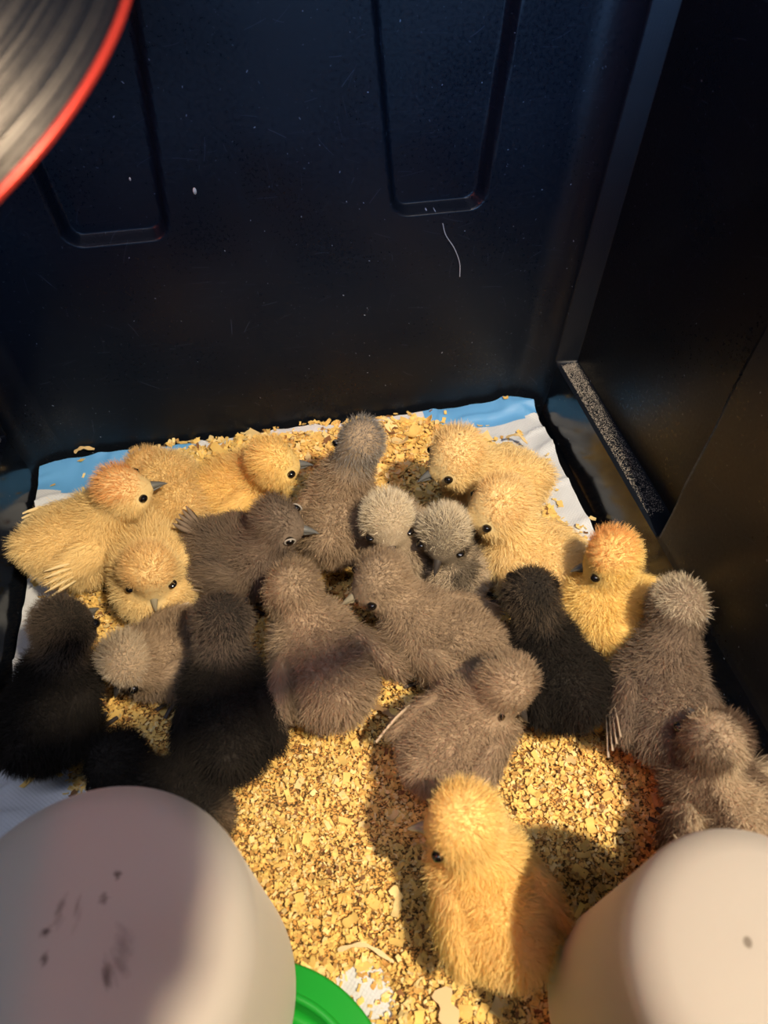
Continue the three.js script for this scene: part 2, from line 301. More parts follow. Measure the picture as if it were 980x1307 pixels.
function downMesh(list, parent) {
  const im = new THREE.InstancedMesh(hairGeo, hairM, list.length); im.name = 'down'; im.userData.kind = 'stuff'; im.castShadow = im.receiveShadow = true;
  const M = new THREE.Matrix4(), X = V(0, 0, 0), Y = V(0, 0, 0), Z = V(0, 0, 0);
  list.forEach(([p, d, n, len, w, c], i) => {
    Y.copy(d).normalize(); Z.copy(n).multiplyScalar(-1).addScaledVector(Y, n.dot(Y)).add(V(gauss(), gauss(), gauss()).multiplyScalar(0.25)); X.crossVectors(Y, Z).normalize(); Z.crossVectors(X, Y).normalize();
    M.makeBasis(X.clone().multiplyScalar(w), Y.clone().multiplyScalar(len), Z.clone().multiplyScalar(len)).setPosition(p); im.setMatrixAt(i, M); im.setColorAt(i, c);
  });
  parent.add(im); return im;
}
function featherGeo(len, w) {                                                               // a narrow growing wing quill: keel, two webs, rounded tip
  const pos = [], idx = [], n = 8;
  for (let i = 0; i <= n; i++) { const t = i / n, ww = w * Math.sin(Math.PI * Math.min(1, 0.12 + t * 0.85)) * 0.5 + w * 0.05, s = 0.10 * len * t * t; pos.push(-ww, -0.0004, -t * len, 0, 0.0007 + s * 0.2, -t * len, ww, -0.0004, -t * len, 0, -0.0009 + s * 0.2, -t * len); }
  for (let i = 0; i < n; i++) for (let k = 0; k < 4; k++) { const a = i * 4 + k, b = i * 4 + (k + 1) % 4, c = a + 4, d = b + 4; idx.push(a, b, c, b, d, c); }
  const g = new THREE.BufferGeometry(); g.setAttribute('position', new THREE.Float32BufferAttribute(pos, 3)); g.setIndex(idx); g.computeVertexNormals(); return g;
}
const COL = {                                                                               // down colours, linear
  buff: [0.96, 0.75, 0.37], buffPale: [0.97, 0.80, 0.46], buffGold: [0.97, 0.73, 0.25], apricot: [0.93, 0.49, 0.19],
  grey: [0.36, 0.27, 0.19], greyPale: [0.58, 0.45, 0.32], slate: [0.38, 0.36, 0.345], charcoal: [0.21, 0.165, 0.135], cream: [0.90, 0.82, 0.66], sand: [0.62, 0.52, 0.39],
  black: [0.013, 0.011, 0.010], soot: [0.040, 0.032, 0.027], brown: [0.46, 0.33, 0.22], umber: [0.18, 0.125, 0.09],
};
const mixc = (a, b, t) => [a[0] + (b[0] - a[0]) * t, a[1] + (b[1] - a[1]) * t, a[2] + (b[2] - a[2]) * t];
const patterns = {
  // q: local point, h: 0 body .. 1 head, up: height over head centre (head only), n: noise
  buff: (q, h, up, n) => mixc(mixc(COL.buff, COL.buffPale, 0.5 + n), COL.apricot, h * 0.25 * sstep(0, 0.012, up)),
  buffRust: (q, h, up, n) => mixc(mixc(COL.buff, COL.buffPale, 0.45 + n), COL.apricot, h * sstep(0.002, 0.014, up) * 0.85),
  gold: (q, h, up, n) => mixc(COL.buffGold, COL.buff, 0.5 + n),
  goldApricot: (q, h, up, n) => mixc(mixc(COL.buffGold, COL.buff, 0.35 + n), COL.apricot, h * sstep(0.006, 0.016, up) * 0.9),
  grey: (q, h, up, n) => mixc(COL.grey, COL.greyPale, 0.35 + n * 1.3),
  greyBlueHead: (q, h, up, n) => mixc(mixc(COL.greyPale, COL.grey, 0.45 + n), COL.slate, h),
  greyDark: (q, h, up, n) => mixc(COL.charcoal, COL.grey, 0.25 + n * 1.2),
  greyDarkPaleCap: (q, h, up, n) => mixc(mixc(COL.charcoal, COL.grey, 0.3 + n), COL.cream, h * sstep(0.003, 0.010, up) * 0.7),
  charcoal: (q, h, up, n) => mixc(COL.charcoal, COL.grey, 0.15 + n),
  cream: (q, h, up, n) => mixc(mixc(COL.sand, COL.grey, 0.35 + n), COL.cream, h * sstep(-0.006, 0.004, up)),
  creamStriped: (q, h, up, n) => { const s = sstep(0.02, 0.16, Math.sin(q.x * 230 + N3(q.x * 50, q.y * 50, q.z * 50) * 4) * 0.3 + n); const body = mixc(COL.sand, COL.soot, s * 0.75); const band = Math.exp(-Math.pow((up + 0.001) / 0.004, 2)); return mixc(mixc(body, COL.cream, h * sstep(0, 0.006, up) * 0.8), COL.black, h * band * 0.75); },
  paleCap: (q, h, up, n) => mixc(mixc(COL.grey, COL.greyPale, 0.3 + n), COL.cream, h * sstep(0.002, 0.010, up) * 0.55),
  black: (q, h, up, n) => mixc(COL.black, COL.soot, 0.15 + n * 0.9),
  blackGreyHead: (q, h, up, n) => mixc(mixc(COL.black, COL.soot, 0.2 + n * 0.8), COL.charcoal, h * 0.75),
  sootCap: (q, h, up, n) => mixc(mixc(COL.black, COL.soot, 0.25 + n), COL.grey, h * 0.45 * Math.max(0, n + 0.3) * 2),
  blackBrownRump: (q, h, up, n) => mixc(mixc(COL.black, COL.soot, 0.2 + n * 0.8), COL.brown, 0.8 * sstep(-0.030, -0.052, q.z)),
  chipmunk: (q, h, up, n) => { const s = 0.5 + 0.5 * Math.sin(q.x * 210 + 1.2 + 2.5 * N3(q.x * 40, q.y * 40, q.z * 30)); return mixc(COL.umber, mixc(COL.brown, COL.sand, 0.8), sstep(0.35, 0.8, s + n * 0.8)); },
};
function makeChick(s) {
  const k = (s.size ?? 1) * 0.93, hs = s.headSize ?? 1.08, body = V(...s.body), turn = (s.turn + 90) * R;
  const t = thing('chick', s.label, 'chick', [body.x, 0, body.z], turn, s.group);
  const inv = (v) => v.clone().applyAxisAngle(V(0, 1, 0), -turn);
  const head = inv(V(...s.head).sub(V(body.x, 0, body.z))), dir = inv(V(...s.look)).normalize(), hb = body.y, pat = patterns[s.pattern];
  const side = V(0, 1, 0).cross(dir).normalize(), hup = dir.clone().cross(side).normalize();                         // side: the bird's left
  const hp = (f, u, l) => head.clone().addScaledVector(dir, f * hs).addScaledVector(hup, u * hs).addScaledVector(side, l * hs);
  const A = V(0, hb - 0.003, -0.015 * k), B = V(0, hb - 0.001, 0.012 * k), chest = V(0, hb + 0.002, 0.019 * k), T0 = V(0, hb + 0.004, -0.020 * k), T1 = V(0, hb + 0.013, -0.040 * k), nk = V(0, hb + 0.008, 0.016 * k).lerp(head, 0.14);
  const crest = hp(-0.004, 0.0065, 0), cheekL = hp(0.004, -0.005, 0.0065), cheekR = hp(0.004, -0.005, -0.0065), snout = hp(0.0125, -0.0025, 0), thL = V(0.017 * k, hb - 0.020, -0.003), thR = V(-0.017 * k, hb - 0.020, -0.003), shL = V(0.017 * k, 0.016, 0.004), shR = V(-0.017 * k, 0.016, 0.004);
  const f = (p) => {
    let d = capsule(p, A, B, 0.0285 * k, 0.0275 * k); d = smin(d, Math.hypot(p.x - chest.x, p.y - chest.y, p.z - chest.z) - 0.0235 * k, 0.012); d = smin(d, capsule(p, T0, T1, 0.020 * k, 0.009 * k), 0.012);
    d = smin(d, capsule(p, thL, shL, 0.0165 * k, 0.007), 0.01); d = smin(d, capsule(p, thR, shR, 0.0165 * k, 0.007), 0.01);
    d = smin(d, capsule(p, nk, head, 0.0205 * k, 0.0125 * hs), 0.010);
    let h = Math.hypot(p.x - head.x, p.y - head.y, p.z - head.z) - 0.0158 * hs; h = smin(h, Math.hypot(p.x - crest.x, p.y - crest.y, p.z - crest.z) - 0.0142 * hs * (s.crest ?? 1), 0.008);
    h = smin(h, Math.hypot(p.x - cheekL.x, p.y - cheekL.y, p.z - cheekL.z) - 0.0098 * hs, 0.006); h = smin(h, Math.hypot(p.x - cheekR.x, p.y - cheekR.y, p.z - cheekR.z) - 0.0098 * hs, 0.006); h = smin(h, Math.hypot(p.x - snout.x, p.y - snout.y, p.z - snout.z) - 0.0056 * hs, 0.007);
    return smin(d, h, 0.005);
  };
  const top = Math.max(hb + 0.035, head.y + 0.026), c = V((head.x) * 0.4, top / 2, (head.z + 0.024 - 0.06) / 2), half = Math.max(0.062, top / 2 + 0.006, (head.z + 0.03 + 0.064) / 2);
  const geo = implicitGeometry(f, c, half, 54);
  const basis = pat(V(0.01, hb, 0), 0, 0, 0), sk = basis.map((x) => x.toFixed(3)).join();
  skinM[sk] ??= mat({ color: lin(...basis), roughness: 1 });
  part('body', geo, skinM[sk], t);
  // eyes and beak
  const eyeAt = [1, -1].map((l) => hp(0.0098, 0.0022, l * 0.0138)), col = new THREE.Color();
  const beakTip = hp(0.030, -0.006, 0);
  eyeAt.forEach((p, i) => {
    const out = side.clone().multiplyScalar(i ? -1 : 1).addScaledVector(dir, 0.35).normalize();
    const e = part('eye', new THREE.SphereGeometry(0.0034, 16, 12), eyeM, t); e.position.copy(p).addScaledVector(out, s.ring ? 0.0014 : 0.0004); e.scale.set(1.08, s.squint ? 0.4 : 0.85, 1); e.quaternion.setFromUnitVectors(V(0, 0, 1), out);
    if (s.ring) { const r = part('eyelid', new THREE.TorusGeometry(0.0036, 0.0007, 8, 24), lidM, e, 'pale eye ring'); r.position.set(0, 0, 0.0010); }
  });
  const beakShape = (len, w, h, hook) => {
    const pos = [], idx = [], n = 7, m = 8;
    for (let i = 0; i <= n; i++) { const a = i / n, r = Math.pow(1 - a, 0.75) + 0.03; for (let j = 0; j < m; j++) { const q = j / m * 6.2832; pos.push(Math.cos(q) * w * r, Math.sin(q) * h * r - hook * a * a, a * len); } }
    for (let i = 0; i < n; i++) for (let j = 0; j < m; j++) { const a = i * m + j, b = i * m + (j + 1) % m; idx.push(a, b, a + m, b, b + m, a + m); }
    const g = new THREE.BufferGeometry(); g.setAttribute('position', new THREE.Float32BufferAttribute(pos, 3)); g.setIndex(idx); g.computeVertexNormals(); return g;
  };
  const bq = new THREE.Quaternion().setFromRotationMatrix(new THREE.Matrix4().makeBasis(side, hup, dir)), bm = beakM[s.beak ?? 'grey'];
  const ub = part('upper_beak', beakShape(0.0128, 0.0036, 0.0032, 0.0034), bm, t); ub.position.copy(hp(0.0172, -0.0018, 0)); ub.quaternion.copy(bq);
  const lb = part('lower_beak', beakShape(0.0102, 0.0031, 0.0018, -0.0002), bm, t); lb.position.copy(hp(0.0168, -0.0052, 0)); lb.quaternion.copy(bq);
  // legs
  for (const l of [1, -1]) {
    const x = 0.017 * k * l, gs = [tube([[x, 0.022, 0.002], [x * 1.05, 0.010, 0.000], [x * 1.1, 0.003, 0.004]], 0.0026, 8, 7)];
    for (const a of [-32, 0, 32, 168]) gs.push(tube([[x * 1.1, 0.003, 0.004], [x * 1.1 + Math.sin(a * R) * 0.010, 0.0035, 0.004 + Math.cos(a * R) * 0.010], [x * 1.1 + Math.sin(a * R) * 0.018, 0.0012, 0.004 + Math.cos(a * R) * 0.018]], 0.0015, 6, 6));
    part('leg', mergeGeometries(gs), legM, t);
  }
  // down
  const list = [], bodyMid = V(0, hb, -0.005), bw = (1 + (s.fluff ?? 0)) ;
  const count = Math.round(23000 * k * (s.density ?? 1));
  const shade = (p, hw, up, dark) => { const n = 0.35 * N3(p.x * 85 + s.turn, p.y * 85, p.z * 85) + 0.25 * N3(p.x * 300, p.y * 300, p.z * 300 + s.turn), b = rr(0.92, 1.05); const cc = pat(p, hw, up, n); return col.clone().setRGB(cc[0] * b, cc[1] * b, cc[2] * b); };
  sampleSurface(geo, count, (p, n) => {
    if (p.y < 0.010) return;
    const toHead = p.clone().sub(head), dh = toHead.length(), hw = 1 - sstep(0.019, 0.034, dh), up = toHead.dot(hup), fw = toHead.dot(dir);
    for (const ey of eyeAt) if (p.distanceTo(ey) < 0.0048) return;
    if (fw > 0.0135 && Math.hypot(toHead.dot(side), up + 0.004) < 0.0052) return;
    const flowH = dir.clone().multiplyScalar(-0.85).addScaledVector(hup, up > 0 ? 0.2 : -0.5), flowB = V(0, -0.35, -1);
    const nb = V(0, -0.75, -0.45).lerp(flowB, sstep(0.03, -0.02, p.z)), flow = nb.lerp(flowH, hw), nearFace = sstep(0.004, 0.014, fw) * hw;
    const d = n.clone().multiplyScalar(1.0 - 0.4 * nearFace).addScaledVector(flow, 0.50 + 0.3 * nearFace).add(V(gauss(), gauss(), gauss()).multiplyScalar(0.34 - 0.1 * hw));
    const len = (THREE.MathUtils.lerp(0.0086, 0.0052, hw) + 0.0016 * hw * sstep(0.004, 0.013, up)) * (1 - 0.55 * nearFace) * rr(0.65, 1.2) * bw;
    list.push([p, d, n, len, rr(0.00026, 0.00050) * (1 - 0.25 * hw), shade(p, hw, up)]);
  });
  downMesh(list, t);
  // wings
  for (const l of [1, -1]) {
    const wg = new THREE.SphereGeometry(1, 22, 16), q = wg.attributes.position, drop = s.wingOut ?? 0;
    for (let i = 0; i < q.count; i++) { const x = q.getX(i), y = q.getY(i), z = q.getZ(i); const tp = 1 - 0.3 * Math.max(0, -z); q.setXYZ(i, x * 0.0085 * k, (y * 0.0175 * tp - 0.006 * Math.max(0, -z)) * k, (z * 0.027 - 0.003) * k); }
    wg.computeVertexNormals();
    const w = part('wing', wg, skinM[sk], t); w.scale.setScalar(1 + 0.22 * Math.max(0, drop)); w.position.set(l * (0.0285 + drop * 0.012) * k, hb + 0.003, -0.004 * k); w.rotation.set(0.12 + drop * 0.5, -l * (0.10 + drop * 0.35), l * (0.22 + drop * 0.3));
    const wl = [], toBody = (p) => p.clone().applyEuler(w.rotation).add(w.position);
    sampleSurface(wg, Math.round(3600 * k), (p, n) => {
      const d = n.clone().multiplyScalar(0.5).add(V(0, -0.15, -0.95)).add(V(gauss(), gauss(), gauss()).multiplyScalar(0.26)), g = toBody(p);
      wl.push([p, d, n, 0.0080 * rr(0.65, 1.2), rr(0.00026, 0.00050), shade(g, 0, 0)]);
    });
    downMesh(wl, w);
    if (s.feathers !== 0) for (let i = 0; i < (s.feathers ?? 3); i++) {
      const cc = pat(V(0.03, hb, -0.03), 0, 0, 0.12), fk = 'feather' + sk; skinM[fk] ??= mat({ color: lin(...mixc(cc, [0.8, 0.7, 0.55], 0.22)), roughness: 0.6, side: THREE.DoubleSide });
      const ft = part('wing_feather', featherGeo((0.028 - i * 0.002) * k, 0.0042), skinM[fk], w); ft.position.set(l * 0.0085 * k, (-0.012 + i * 0.0046) * k, -0.012 * k); ft.rotation.set(-0.30 + i * 0.09, l * 0.10, l * 1.35);
    }
  }
  if (s.tail) for (let i = -2; i <= 2; i++) {
    const fk = 'feather' + sk; const ft = part('tail_feather', featherGeo(0.018, 0.0045), skinM[sk], t); ft.position.set(i * 0.0025, hb + 0.020, -0.040 * k); ft.rotation.set(0.75, -i * 0.13, 0);
  }
  return t;
}
const CHICKS = [
  { body: [-0.172, 0.050, -0.402], head: [-0.123, 0.095, -0.401], look: [0.95, 0.02, -0.22], turn: 20, pattern: 'buffRust', label: 'buff chick with a rusty cap by the pad edge, in profile with wing quills showing', feathers: 5 },
  { body: [-0.096, 0.047, -0.434], head: [-0.118, 0.050, -0.462], look: [-0.7, -0.5, -0.5], turn: 112, pattern: 'buff', label: 'buff chick turned away with its head hidden behind the rusty-capped chick' },
  { body: [-0.042, 0.045, -0.436], head: [-0.007, 0.088, -0.415], look: [0.97, -0.08, -0.02], turn: 14, pattern: 'gold', size: 0.98, label: 'golden buff chick by the back wall, looking sideways past the grey long-necked chick' },
  { body: [-0.113, 0.042, -0.362], head: [-0.109, 0.072, -0.338], look: [-0.05, -0.62, 0.76], turn: 270, pattern: 'buffPale', size: 1.0, squint: true, beak: 'horn', fluff: 0.15, label: 'round buff chick dozing with its face to the camera and beak on its chest', feathers: 0 },
  { body: [-0.044, 0.048, -0.357], head: [-0.011, 0.086, -0.353], look: [0.95, -0.12, 0.26], turn: -32, pattern: 'charcoal', size: 0.98, ring: true, crest: 0.85, tail: true, label: 'dark grey chick with a pale-ringed black eye and raised tail, in profile' },
  { body: [0.036, 0.052, -0.383], head: [0.061, 0.114, -0.400], look: [-0.45, -0.22, -0.86], turn: 70, pattern: 'greyBlueHead', crest: 0.7, label: 'grey chick stretching its long neck up towards the back wall' },
  { body: [0.086, 0.040, -0.350], head: [0.070, 0.088, -0.338], look: [0.0, -0.42, 0.90], turn: -100, pattern: 'cream', size: 0.8, squint: true, beak: 'dark', feathers: 0, label: 'cream-headed chick with bowed head in the middle of the huddle' },
  { body: [0.126, 0.040, -0.325], head: [0.110, 0.083, -0.320], look: [-0.42, -0.42, 0.80], turn: -112, pattern: 'creamStriped', size: 0.82, squint: true, beak: 'dark', label: 'mottled cream chick with black eye stripes tucked beside the two buff chicks' },
  { body: [0.176, 0.052, -0.392], head: [0.133, 0.100, -0.380], look: [-0.93, -0.28, 0.14], turn: 165, pattern: 'buff', label: 'buff chick near the blue back pad corner, grey beak, rearmost of the pair facing sideways', headSize: 1.25 },
  { body: [0.180, 0.050, -0.312], head: [0.152, 0.096, -0.327], look: [-0.94, -0.14, -0.02], turn: 136, pattern: 'buff', size: 1.0, beak: 'horn', label: 'buff chick with horn-coloured beak, front one of the pair facing sideways', headSize: 1.25 },
  { body: [0.225, 0.052, -0.247], head: [0.215, 0.100, -0.263], look: [-0.80, -0.50, -0.30], turn: 155, pattern: 'goldApricot', label: 'golden chick with an apricot cap beside the tote side wall', size: 0.96 },
  { body: [0.165, 0.048, -0.212], head: [0.154, 0.092, -0.252], look: [0.40, -0.22, -0.89], turn: 100, pattern: 'sootCap', size: 0.92, feathers: 0, crest: 0.7, label: 'black chick seen from behind in front of the apricot-capped chick' },
  { body: [0.095, 0.045, -0.258], head: [0.055, 0.080, -0.290], look: [-0.9, -0.28, 0.14], turn: 150, pattern: 'grey', crest: 0.85, headSize: 1.2, beak: 'horn', label: 'brownish grey chick in the centre leaning its beak on the long-necked chick' },
  { body: [0.006, 0.052, -0.250], head: [-0.008, 0.086, -0.291], look: [-0.53, -0.2, -0.81], turn: 103, pattern: 'grey', size: 1.06, fluff: 0.1, feathers: 0, wingOut: 0.45, label: 'plump grey chick seen from behind at the edge of the open shavings' },
  { body: [-0.062, 0.055, -0.222], head: [-0.055, 0.102, -0.266], look: [0.05, -0.15, -0.97], turn: 92, pattern: 'blackGreyHead', size: 1.0, feathers: 0, crest: 0.75, label: 'black chick with upright charcoal neck seen from behind, brown feet on the shavings' },
  { body: [-0.105, 0.042, -0.284], head: [-0.124, 0.062, -0.270], look: [-0.60, -0.62, 0.45], turn: 200, pattern: 'paleCap', size: 0.85, beak: 'dark', label: 'grey chick with a pale cap pecking at the shaded shavings' },
  { body: [-0.180, 0.050, -0.252], head: [-0.159, 0.092, -0.287], look: [0.55, -0.35, -0.75], turn: 72, pattern: 'blackGreyHead', size: 0.95, feathers: 0, label: 'sooty chick by the left pad edge, seen from behind with its face turned aside' },
  { body: [-0.104, 0.045, -0.172], head: [-0.128, 0.066, -0.196], look: [-0.82, -0.36, -0.35], turn: 155, pattern: 'blackBrownRump', size: 0.9, feathers: 0, label: 'black chick with a brown rump half hidden behind the jar in shadow' },
  { body: [0.088, 0.046, -0.182], head: [0.118, 0.082, -0.193], look: [0.45, -0.60, 0.62], turn: 34, pattern: 'grey', squint: true, beak: 'dark', feathers: 5, label: 'grey chick with pale wing quills looking down, in front of the huddle' },
  { body: [0.228, 0.052, -0.178], head: [0.243, 0.100, -0.217], look: [0.92, -0.22, -0.25], turn: 75, pattern: 'greyDarkPaleCap', crest: 0.9, feathers: 4, label: 'dark grey chick with a pale cap facing the tote side wall' },
  { body: [0.236, 0.048, -0.106], head: [0.228, 0.085, -0.133], look: [0.05, -0.25, -0.96], turn: 105, pattern: 'chipmunk', wingOut: 1.25, feathers: 5, size: 0.95, label: 'brown striped chick with spread wings behind the lit white jar' },
  { body: [0.079, 0.050, -0.086], head: [0.065, 0.098, -0.112], look: [-0.86, -0.34, -0.25], turn: 98, pattern: 'gold', headSize: 1.18, feathers: 0, beak: 'horn', label: 'lone golden chick standing in front on open shavings, back to the camera' },
];
patterns.buffPale = patterns.buff;
CHICKS.forEach(makeChick);

// ---------------------------------------------------------------- white feeder jars on green trays
{
  const smudges = canvasTex(1024, (g, s) => {
    g.fillStyle = 'rgb(226,222,218)'; g.fillRect(0, 0, s, s);
    const blot = (x, y, w, h, a, al) => { for (let i = 0; i < 26; i++) { g.fillStyle = `rgba(96,84,78,${al * rr(0.04, 0.16)})`; g.beginPath(); g.ellipse(x + gauss() * w * 0.35, y + gauss() * h * 0.35, w * rr(0.15, 0.5), h * rr(0.15, 0.5), a, 0, 7); g.fill(); } };
    for (const [x, y, w, h, a, al] of [[0.014, -0.024, 9, 11, 0.5, 1.3], [0.009, -0.016, 10, 14, -0.5, 1.0], [-0.008, -0.0145, 10, 34, 0.6, 0.6], [-0.013, -0.008, 16, 10, 0.2, 1.5], [-0.012, 0.001, 10, 16, 0.6, 0.9], [0.012, 0.012, 12, 40, -0.3, 1.0], [0.017, 0.006, 20, 60, -0.6, 0.4], [-0.001, -0.014, 9, 40, 0.25, 0.35]]) blot((x + 0.1) * 5 * s, (0.1 + y) * 5 * s, w, h, a, al);
  });
  const smooth = canvasTex(512, (g, s) => { g.fillStyle = 'rgb(221,218,216)'; g.fillRect(0, 0, s, s); g.fillStyle = 'rgba(90,80,70,0.5)'; g.beginPath(); g.ellipse(0.46 * s, 0.46 * s, 4, 5, 0.4, 0, 7); g.fill(); });
  const green = phys({ color: lin(0.012, 0.36, 0.035), roughness: 0.35, clearcoat: 0.3 });
  function feeder(pos, h, r, map, label, flare, trayAt, glow) {
    const t = thing('poultry_feeder', label, 'feeder', pos);
    const P = [], top = h - pos[1];
    P.push([0.0001, top], [r * 0.35, top - 0.0006], [r - 0.020, top - 0.0022]);
    for (let a = 10; a <= 90; a += 10) P.push([r - 0.016 + 0.016 * Math.sin(a * R), top - 0.019 + 0.0165 * Math.cos(a * R)]);
    P.push([r + flare * 0.4, top * 0.55], [r + flare, 0.032], [r + flare, 0.029], [r + flare - 0.002, 0.029], [r - 0.002 + flare * 0.4, top * 0.55], [r - 0.002, top - 0.021], [r - 0.018, top - 0.0045], [0.0001, top - 0.002]);
    const g = new THREE.LatheGeometry(P.map(([x, y]) => new THREE.Vector2(x, y)), 96), p = g.attributes.position, u = g.attributes.uv;
    for (let i = 0; i < p.count; i++) u.setXY(i, (p.getX(i) + 0.1) * 5, 1 - (p.getZ(i) + 0.1) * 5);
    part('jar', g, phys({ map, roughness: 1, transmission: glow, thickness: 0, side: THREE.DoubleSide, clearcoat: 0.12, clearcoatRoughness: 0.5 }), t);
    const b = new THREE.LatheGeometry([[0.0001, 0.003], [0.036, 0.003], [0.040, 0.005], [0.044, 0.016], [0.047, 0.018], [0.050, 0.016], [0.053, 0.007], [0.058, 0.005], [0.061, 0.010], [0.0625, 0.0205], [0.0645, 0.0225], [0.067, 0.0215], [0.0675, 0.0195], [0.079, 0.0180], [0.0805, 0.0165], [0.0805, 0.0145], [0.076, 0.0135], [0.070, 0.0], [0.0001, 0.0]].map(([x, y]) => new THREE.Vector2(x, y)), 96);
    part('tray', b, green, t, 'green plastic trough tray').position.set(...trayAt);
    return t;
  }
  feeder([-0.107, 0.001, -0.074], 0.18, 0.068, smudges, 'white plastic feeder jar smudged with dirt, on a green tray, mostly in shadow', 0.003, [0.037, 0.004, 0.069], 0.6);
  feeder([0.151, 0.001, -0.0155], 0.195, 0.0515, smooth, 'clean white plastic feeder jar brightly lit from above in front of the striped chick', 0.004, [0.014, 0.004, 0.052], 0.6);
}

// ---------------------------------------------------------------- single shavings, a strand and crumbs that can be told apart
{
  const strip = (name, label, pts, w, th, color, category = 'wood chip') => {
    const c = new THREE.CatmullRomCurve3(pts.map((p) => V(...p))), mid = c.getPoint(0.5), n = 14, pos = [], idx = [], p = V(0, 0, 0), t = V(0, 0, 0), up = V(0, 1, 0);
    for (let i = 0; i <= n; i++) { c.getPoint(i / n, p); c.getTangent(i / n, t); const s = t.clone().cross(up).normalize(), ww = w * (0.75 + 0.25 * Math.sin(i * 1.3)) * (i === 0 || i === n ? 0.7 : 1); for (const [a, b] of [[-1, 0], [1, 0], [1, 1], [-1, 1]]) pos.push(p.x - mid.x + s.x * a * ww / 2, p.y - mid.y + b * th + 0.0004 * N3(i, a * 3, 2), p.z - mid.z + s.z * a * ww / 2); }
    for (let i = 0; i < n; i++) for (let k = 0; k < 4; k++) { const a = i * 4 + k, b = i * 4 + (k + 1) % 4; idx.push(a, b, a + 4, b, b + 4, a + 4); } idx.push(0, 2, 1, 0, 3, 2, n * 4, n * 4 + 1, n * 4 + 2, n * 4, n * 4 + 2, n * 4 + 3);
    const g = new THREE.BufferGeometry(); g.setAttribute('position', new THREE.Float32BufferAttribute(pos, 3)); g.setIndex(idx); const gg = g.toNonIndexed(); gg.computeVertexNormals();
    const o = part(numbered(name), gg, mat({ color: lin(...color), roughness: 0.8 }), scene); o.position.copy(mid); o.userData = { label, category }; return o;
  };
  strip('wood_splinter', 'broad pale wood splinter lying in front of the lone golden chick', [[0.044, 0.0025, -0.052], [0.046, 0.004, -0.036], [0.051, 0.003, -0.018]], 0.013, 0.0012, [0.80, 0.60, 0.36]);
  strip('wood_splinter', 'thin curved wood shaving on the open bedding near the green tray', [[-0.012, 0.002, -0.083], [0.004, 0.005, -0.082], [0.020, 0.003, -0.070]], 0.003, 0.0008, [0.86, 0.68, 0.40]);
  strip('wood_splinter', 'flat wood chip lying on the blue edge of the pad behind the rusty-capped chick', [[-0.204, 0.001, -0.558], [-0.196, 0.004, -0.560], [-0.184, 0.002, -0.558]], 0.005, 0.0008, [0.80, 0.58, 0.28]);
  strip('wood_splinter', 'dark slanting wood chip between the plump grey chick and the one looking down', [[0.040, 0.004, -0.232], [0.047, 0.007, -0.224], [0.053, 0.004, -0.214]], 0.0055, 0.001, [0.40, 0.25, 0.12]);
  strip('wood_splinter', 'pale curl of wood standing on the shavings at the bare pad corner', [[0.225, 0.002, -0.494], [0.235, 0.009, -0.488], [0.243, 0.003, -0.480]], 0.004, 0.0008, [0.86, 0.66, 0.34]);
  // a curved hair-like strand of down and some specks stuck to the back wall
  const wz = (y) => -0.563 - 0.045 * y + 0.0012, fluffM = mat({ color: lin(0.30, 0.33, 0.38), roughness: 0.9 });
  const st = part('loose_strand', tube([[0.166, 0.196, wz(0.196)], [0.169, 0.186, wz(0.186)], [0.178, 0.172, wz(0.172)], [0.184, 0.157, wz(0.157)], [0.185, 0.144, wz(0.144)]].map(([x, y, z]) => [x - 0.176, y - 0.17, z - wz(0.17)]), 0.0005, 40, 6), fluffM, scene);
  st.position.set(0.176, 0.17, wz(0.17)); st.userData = { label: 'curved thin strand of down stuck to the black wall beneath the recess', category: 'strand' };
  const speckM = mat({ color: lin(0.75, 0.72, 0.62), roughness: 0.9 });
  const speck = (x, y, r, label) => { const g = new THREE.IcosahedronGeometry(r, 1), q = g.attributes.position; for (let i = 0; i < q.count; i++) q.setXYZ(i, q.getX(i) * 0.7, q.getY(i) * 1.3, q.getZ(i) * 0.5); const o = part(numbered('stuck_crumb'), g, speckM, scene); o.position.set(x, y, wz(y) + r * 0.2); o.userData = { label, category: 'crumb' }; };
  speck(-0.037, 0.242, 0.0022, 'largest pale crumb stuck on the back wall between the two recesses');
  speck(-0.083, 0.255, 0.0011, 'tiny pale crumb stuck on the back wall above the smaller recess ledge');
}

// ---------------------------------------------------------------- small grey grains on the ledges of the side recesses, denser towards the back
{
  const g = new THREE.IcosahedronGeometry(1, 0), m = mat({ color: 0xffffff, roughness: 0.9 });
  for (const [sx, n, label] of [[1, 5200, 'small grey grains lying on the ledge of the tote wall beside the apricot-capped chick'], [-1, 1500, 'sparse small grey grains on the ledge of the tote wall behind the rusty-capped chick']]) {
    const im = new THREE.InstancedMesh(g, m, n), M = new THREE.Matrix4(), q = new THREE.Quaternion(), c = new THREE.Color(); im.name = numbered('ledge_grains'); im.position.set(0.02 + sx * 0.295, 0.053, -0.42); im.castShadow = im.receiveShadow = true;
    for (let i = 0; i < n; i++) {
      const far = Math.pow(rnd(), 1.5), z = -0.532 + 0.2 * far + gauss() * 0.002, t = rr(0.22, 0.85), x = sx * (0.2677 + 0.019 * sstep(0, 1, t)), y = 0.0508 + 0.0044 * t, r = rr(0.00018, 0.00048);
      q.setFromEuler(new THREE.Euler(rnd() * 6, rnd() * 6, rnd() * 6)); M.compose(V(x - sx * 0.295, y - 0.053 + r * 0.4, z + 0.42), q, V(r, r * 0.6, r * rr(0.8, 1.6))); im.setMatrixAt(i, M); const b = rr(0.16, 0.5); im.setColorAt(i, c.setRGB(b, b * 0.93, b * 0.85));
    }
    im.userData = { label, category: 'dust', kind: 'stuff' }; scene.add(im);
  }
}

